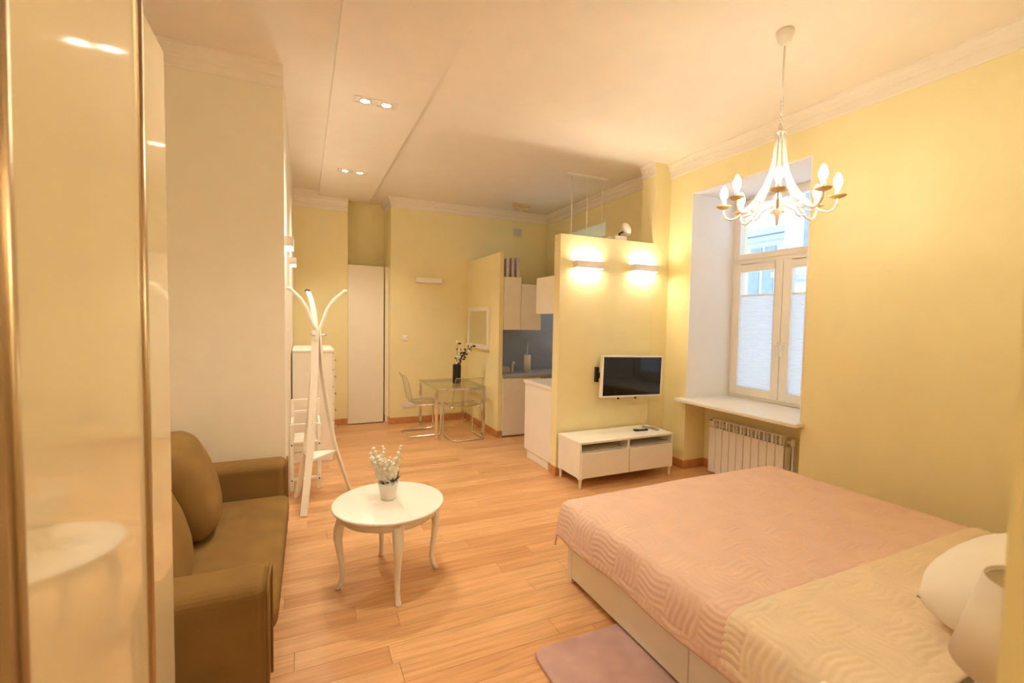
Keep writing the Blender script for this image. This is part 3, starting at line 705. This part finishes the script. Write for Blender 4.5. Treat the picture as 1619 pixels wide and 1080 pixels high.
sh = [d_*.62+Vector((0, 0, .40)) for d_ in [(f_-C0) for f_ in feet]]
mb().prism(sh, (0, 0, .018)).build('shelf', 'white_wood', cr_, bevel=.004)
for k in range(3):
    a = k*2*PI/3+.05; mb().tube([(.03*math.cos(a), .03*math.sin(a), 1.455), (.085*math.cos(a), .085*math.sin(a), 1.46)], .008, 8).build('peg', 'chrome', cr_)

# ------------------------------------------------------------------ step chair behind the rack
sc2 = thing('wooden_step_chair', 'small white wooden chair with rungs against the hallway wall', 'chair', (.013, 4.78, 0))
for sx in (-.117, .117):
    mb().box((sx-.016, -.18, 0), (sx+.016, -.145, .62)).build('leg', 'white_wood', sc2, bevel=.003)
    mb().box((sx-.014, .145, 0), (sx+.014, .18, .80)).build('leg', 'white_wood', sc2, bevel=.003)
    mb().box((sx-.010, -.145, .60), (sx+.010, .145, .63)).build('side_rail', 'white_wood', sc2, bevel=.003)
    for zz in (.43, .10): 
        o = mb().lathe([(0, 0), (.007, 0), (.006, .003), (0, .003)], n=10).build('screw', 'dark_plastic', sc2); o.location = (sx, -.18, zz); o.rotation_euler = (PI/2, 0, 0)
mb().box((-.100, -.19, .44), (.100, .17, .462)).build('seat', 'white_wood', sc2, bevel=.005)
for (y_, z0, z1) in ((-.163, .415, .44), (-.163, .26, .285), (-.163, .095, .12), (.163, .775, .80), (.163, .66, .69), (.163, .26, .285), (-.163, .605, .625)): mb().box((-.101, y_-.012, z0), (.101, y_+.012, z1)).build('rung', 'white_wood', sc2, bevel=.003)

# ------------------------------------------------------------------ chest of drawers
cd = thing('chest_of_drawers', 'tall white chest of drawers standing along the hallway wall', 'chest of drawers', (.09, 5.90, 0))
mb().box((-.205, -.42, 0), (.205, .42, 1.225)).build('body', 'white_wood', cd, bevel=.003)
mb().box((-.205, -.43, 1.225), (.222, .43, 1.25)).build('top', 'white_wood', cd, bevel=.004)
for i in range(6):
    z0 = .06+.193*i; d = mb().box((.206, -.41, z0), (.222, .41, z0+.185)).build('drawer', 'white_wood', cd, bevel=.003)
    for yy in (-.30, .22):
        k_ = mb().lathe([(0, 0), (.007, 0), (.007, .012), (.015, .016), (.015, .026), (0, .028)], n=12).build('knob', 'white_wood' if yy > 0 else 'steel', d); k_.location = (.222, yy, z0+.10); k_.rotation_euler = (0, PI/2, 0)

# ------------------------------------------------------------------ closet door
dr1 = struct(thing('door_1', 'tall narrow plain white closet door at the end of the hallway', 'door', (.86, 7.19, 0)))
mb().box((-.26, -.001, .012), (.255, .035, 2.39)).build('leaf', 'cream_paint', dr1, bevel=.003)
mb().box((.262, -.004, .02), (.274, .04, .12)).build('hinge', 'dark_plastic', dr1)
mb().box((.274, -.004, 0), (.328, .04, 2.39)).build('jamb', 'cream_paint', dr1)

# ------------------------------------------------------------------ dining set
dt = thing('dining_table', 'square glass dining table with chrome legs', 'table', (1.93, 6.34, 0))
TX, TY, TZ = .335, .455, .70
for sx in (-1, 1):
    for sy in (-1, 1): mb().box((sx*TX-.02, sy*TY-.02, 0), (sx*TX+.02, sy*TY+.02, TZ-.012)).build('leg', 'chrome', dt, bevel=.004)
mb().box((-TX+.02, -TY-.015, TZ-.05), (TX-.02, -TY+.010, TZ-.015)).box((-TX+.02, TY-.010, TZ-.05), (TX-.02, TY+.015, TZ-.015)).box((-TX-.015, -TY+.02, TZ-.05), (-TX+.010, TY-.02, TZ-.015)).box((TX-.010, -TY+.02, TZ-.05), (TX+.015, TY-.02, TZ-.015)).build('rail', 'chrome', dt, bevel=.003)
mb().box((-TX-.03, -TY-.03, TZ-.010), (TX+.03, TY+.03, TZ)).build('glass_top', 'table_glass', dt, bevel=.002)
def acrylic_chair(loc, rz, label):
    # local: faces +y, sled closed at the rear (-y)
    t = thing('acrylic_chair', label, 'chair', loc, rz, 'clear chairs at the dining table')
    w_ = .215; pts = [(-w_+.03, .22, .435), (-w_, .225, .40), (-w_, .225, .05), (-w_, .20, .012), (-w_, -.20, .012), (-w_+.05, -.235, .012), (w_-.05, -.235, .012), (w_, -.20, .012), (w_, .20, .012), (w_, .225, .05), (w_, .225, .40), (w_-.03, .22, .435)]
    pts = [(-w_+.03, -.14, .43)]+pts+[(w_-.03, -.14, .43)]
    mb().tube(pts, .0115, 10).build('sled_frame', 'chrome', t)
    prof = [(.235, .425), (.22, .445), (.12, .448), (0, .440), (-.11, .444), (-.165, .468), (-.195, .52), (-.215, .60), (-.235, .70), (-.26, .79), (-.285, .835), (-.30, .845)]
    vs = []; fs = []; nx = 10
    for (yy, z) in prof:
        for i in range(nx+1):
            u = -1+2*i/nx; hw = .205 if z < .5 else .205-.02*(z-.5)/.35
            vs.append((u*hw, yy+.03*u*u*(1 if z > .5 else 0), z+.014*u*u*(1 if z < .5 else 0)))
    for j in range(len(prof)-1):
        for i in range(nx): a = j*(nx+1)+i; fs.append((a, a+1, a+nx+2, a+nx+1))
    o = mb().add(vs, fs, True).build('seat_shell', 'acrylic', t); md = o.modifiers.new('thick', 'SOLIDIFY'); md.thickness = .007
    q = mb(); L = []
    for j in range(len(prof)): L.append(Vector(vs[j*(nx+1)]))
    Rr = [Vector(vs[j*(nx+1)+nx]) for j in range(len(prof))]
    top = [Vector(vs[(len(prof)-1)*(nx+1)+i]) for i in range(1, nx)]
    q.tube(L+top+Rr[::-1], .0045, 6); q.build('shell_rim', 'acrylic_rim', t)
    return t
plain('acrylic_rim', (.50, .44, .36), .2, var=.05)
acrylic_chair((1.50, 6.33, 0), -PI/2, 'clear acrylic chair with chrome sled base at the left side of the table')
acrylic_chair((1.985, 5.93, 0), 0, 'clear acrylic chair with chrome sled base on the near side of the table')
vz = thing('flower_vase', 'dark glass vase of white blossom branches on the dining table', 'vase', (1.985, 6.23, TZ))
mb().lathe([(0, 0), (.055, 0), (.060, .02), (.060, .26), (.062, .268), (.055, .268), (.054, .03), (0, .03)], n=28).build('vase', 'vase_glass', vz)
for k in range(6):
    a = random.random()*2*PI; h = random.uniform(.42, .60); lean = random.uniform(.03, .12); dx = lean*math.cos(a)+.05; dy = lean*math.sin(a)
    if k == 0: dx, dy, h = .27, .02, .57
    P_ = [Vector((0, 0, .05)), Vector((dx*.15, dy*.2, .27)), Vector((dx*.5, dy*.6, .27+(h-.27)*.5)), Vector((dx, dy, h))]
    br = mb().tube(P_, [.004, .004, .003, .0015], 6).build('branch', 'twig_dark', vz)
    lq = mb(); bq = mb()
    for j in range(9):
        f = random.random(); c = P_[1].lerp(P_[2], f) if j % 2 else P_[2].lerp(P_[3], f); c = c+Vector((random.uniform(-.04, .04), random.uniform(-.04, .04), random.uniform(-.02, .02)))
        if (j+k) % 3 or k == 0: lq.sup(c, (.024, .010, .016), (1, 1), 7, 5, Matrix.Rotation(random.random()*6, 3, 'Z') @ Matrix.Rotation(random.random()*2, 3, 'X'))
        else: bq.sup(c, (.022, .022, .018), (1, 1), 8, 6)
    if lq.v: lq.build('leaf_cluster', 'twig_dark', br)
    if bq.v: bq.build('blossom', 'white_petal', br)
# framed mirror on nook wall
mr = thing('framed_mirror', 'white framed mirror on the low wall above the dining table', 'mirror', (2.41, 6.50, 1.50))
q = mb(); a, b, z0, z1 = -.45, .45, -.30, .30
q.box((-.03, a, z0), (0, a+.06, z1)).box((-.03, b-.06, z0), (0, b, z1)).box((-.03, a+.06, z1-.06), (0, b-.06, z1)).box((-.05, a-.01, z0-.02), (0, b+.01, z0+.04)); q.build('frame', 'white_lacquer', mr, bevel=.004)
mb().box((-.016, a+.06, z0+.04), (-.008, b-.06, z1-.06)).build('mirror_glass', 'mirror_glass', mr)
sw = thing('light_switch', 'small white light switch on the back wall', 'switch', (1.405, YB, 1.31)); mb().box((-.04, -.010, -.04), (.04, 0, .04)).build('plate', 'white_gloss', sw, bevel=.003); mb().box((-.025, -.015, -.028), (.025, -.010, .028)).build('rocker', 'white_gloss', sw, bevel=.002)
so_ = thing('power_socket', 'white double socket low on the back wall', 'socket', (1.46, YB, .285)); mb().box((-.10, -.010, -.042), (.10, 0, .042)).build('plate', 'white_gloss', so_, bevel=.003)
for xx in (-.05, .05):
    k_ = mb().lathe([(.026, 0), (.028, .004), (.022, .004), (.020, .001), (.026, 0)], n=20, cap=False).build('socket_ring', 'white_gloss', so_); k_.location = (xx, -.010, 0); k_.rotation_euler = (PI/2, 0, 0)

# ------------------------------------------------------------------ kitchen
kb = thing('base_cabinet', 'white base cabinet behind the partition end', 'cabinet', (2.99, 4.53, 0))
mb().box((-.595, -.31, .09), (.60, .315, .875)).build('body', 'white_lacquer', kb, bevel=.003)
mb().box((-.585, -.25, 0), (.60, .26, .09)).build('plinth', 'white_lacquer', kb)
for k in range(2): mb().box((-.59+.597*k, .315, .10), (-.003+.597*k, .333, .87)).build('door', 'white_lacquer', kb, bevel=.002)
wt = tag(mb().box((2.385, 4.21, .876), (3.83, 4.875, .912)).build('worktop', 'white_lacquer', bevel=.004), 'pale worktop on the base cabinet behind the partition', 'worktop')
ku = thing('wall_cabinet', 'white wall cabinet hung on the back of the partition', 'cabinet', (2.99, 4.40, 1.69))
mb().box((-.60, -.19, 0), (.60, .185, .40)).build('body', 'white_lacquer', ku, bevel=.003)
for k in range(2): mb().box((-.60+.602*k, .185, .002), (-.002+.602*k, .203, .398)).build('door', 'white_lacquer', ku, bevel=.002)
kl = thing('lower_kitchen_unit', 'white lower kitchen unit at the far side of the kitchen', 'cabinet', (2.77, 6.0, 0))
mb().box((-.295, -.28, .09), (.29, .30, .82)).build('body', 'white_lacquer', kl, bevel=.003)
mb().box((-.295, -.24, 0), (.29, .30, .09)).build('plinth', 'white_lacquer', kl)
mb().box((-.295, -.299, .02), (.29, -.281, .815)).build('door', 'white_lacquer', kl, bevel=.002)
tag(mb().box((2.472, 5.69, .822), (3.825, 6.30, .858)).build('worktop', 'worktop_grey', bevel=.003), 'grey worktop in the far kitchen niche', 'worktop')
tag(mb().box((2.472, 6.302, .0), (3.825, 6.34, 2.10)).build('splashback', 'backsplash_grey'), 'blue grey splashback panel at the back of the kitchen niche', 'splashback')
k1 = thing('tall_wall_cabinet', 'tall cream wall cabinet over the kitchen niche beside the low wall', 'cabinet', (2.60, 6.0, 1.48)); mb().box((-.125, -.28, 0), (.125, .30, .72)).build('body', 'white_lacquer', k1, bevel=.003); mb().box((-.125, -.30, 0), (.125, -.281, .72)).build('door', 'white_lacquer', k1, bevel=.002)
k2 = thing('short_wall_cabinet', 'short glossy white wall cabinet catching daylight over the niche', 'cabinet', (2.875, 6.0, 1.48)); mb().box((-.145, -.28, 0), (.165, .30, .63)).build('body', 'white_gloss', k2, bevel=.003); mb().box((-.145, -.30, 0), (.165, -.281, .63)).build('door', 'white_gloss', k2, bevel=.002)
kc = thing('corner_base_cabinet', 'grey fronted base cabinet under the kitchen window corner', 'cabinet', (3.44, 6.0, 0))
mb().box((-.37, -.28, .09), (.37, .30, .82)).build('body', 'white_lacquer', kc, bevel=.003)
mb().box((-.37, -.24, 0), (.37, .30, .09)).build('plinth', 'white_lacquer', kc)
for k in range(2): mb().box((-.37+.372*k, -.299, .02), (-.002+.372*k, -.281, .815)).build('door', 'steel', kc, bevel=.002)
for k in range(3):
    t = thing('slim_box', ['slim pale upright box on the tall cabinet, leftmost of three', 'slim pale upright box on the tall cabinet, middle of three', 'slim pale upright box on the tall cabinet, rightmost of three'][k], 'box', (2.53+.075*k, 5.82, 2.20), group='boxes on the tall cabinet')
    mb().box((-.020, -.10, 0), (.020, .10, .25+.01*k)).build('body', 'lilac_card', t, bevel=.003); mb().box((-.0205, -.1005, .25+.01*k-.03), (.0205, .1005, .252+.01*k)).build('lid', 'lilac_card', t, bevel=.002)
pr = thing('paper_towel_roll', 'white paper towel roll on a stand in the kitchen niche', 'paper towel', (2.985, 6.0, .858))
mb().lathe([(0, 0), (.07, 0), (.07, .012), (0, .012)], n=20).build('base', 'steel', pr); mb().lathe([(.02, .014), (.052, .014), (.052, .25), (.02, .25), (.02, .014)], n=24, cap=False).build('roll', 'soft_paper', pr); mb().tube([(0, 0, .01), (0, 0, .44)], .009, 8).build('rod', 'steel', pr)
sk = thing('kitchen_sink', 'steel sink with a white tap in the kitchen niche', 'sink', (2.68, 6.0, .858)); mb().box((-.17, -.20, 0), (.17, .20, .006)).build('drainer', 'steel', sk, bevel=.002)
mb().tube([(.05, -.05, .006), (.05, -.05, .13), (.045, -.08, .16), (.03, -.14, .15)], .013, 8).build('tap', 'white_gloss', sk)
mb().box((-.16, -.12, .006), (-.02, .18, .10)).build('dish_rack', 'steel', sk, bevel=.01)
vg = thing('air_vent', 'small square grey air vent high on the back wall', 'vent', (3.27, YB, 3.08))
mb().box((-.085, -.012, -.075), (.085, 0, .075)).build('plate', 'soft_paper', vg, bevel=.002)
for k in range(6): mb().box((-.06, -.018, -.05+.018*k), (.06, -.012, -.043+.018*k)).build('slat', 'steel', vg)
# pendant over the worktop
pn = thing('pendant_lamp', 'white ceiling rail with three thin pendant wires over the kitchen', 'pendant lamp', (3.19, 4.85, ZC))
mb().box((-.30, -.035, -.03), (.30, .035, 0)).build('ceiling_rail', 'white_metal', pn, bevel=.003)
for xx in (-.21, .01, .235):
    w_ = mb().tube([(xx, 0, -.03), (xx, 0, -1.40)], .006, 6).build('wire', 'white_metal', pn)
    mb().lathe([(.012, -1.38), (.02, -1.40), (.05, -1.52), (.047, -1.52), (.016, -1.40), (.012, -1.38)], (xx, 0, 0), 20, cap=False).build('shade', 'white_metal', pn)
cf_ = thing('ceiling_spot_bar', 'short dull spotlight bar on the kitchen ceiling', 'ceiling lamp', (3.08, 6.5, ZC)); mb().box((-.14, -.04, -.035), (.14, .04, 0)).build('bar', 'gilt_cream', cf_, bevel=.004)
for xx in (-.08, .08): mb().lathe([(0, -.09), (.03, -.09), (.025, -.04), (0, -.035)], (xx, 0, 0), 14).build('spot_head', 'gilt_cream', cf_)
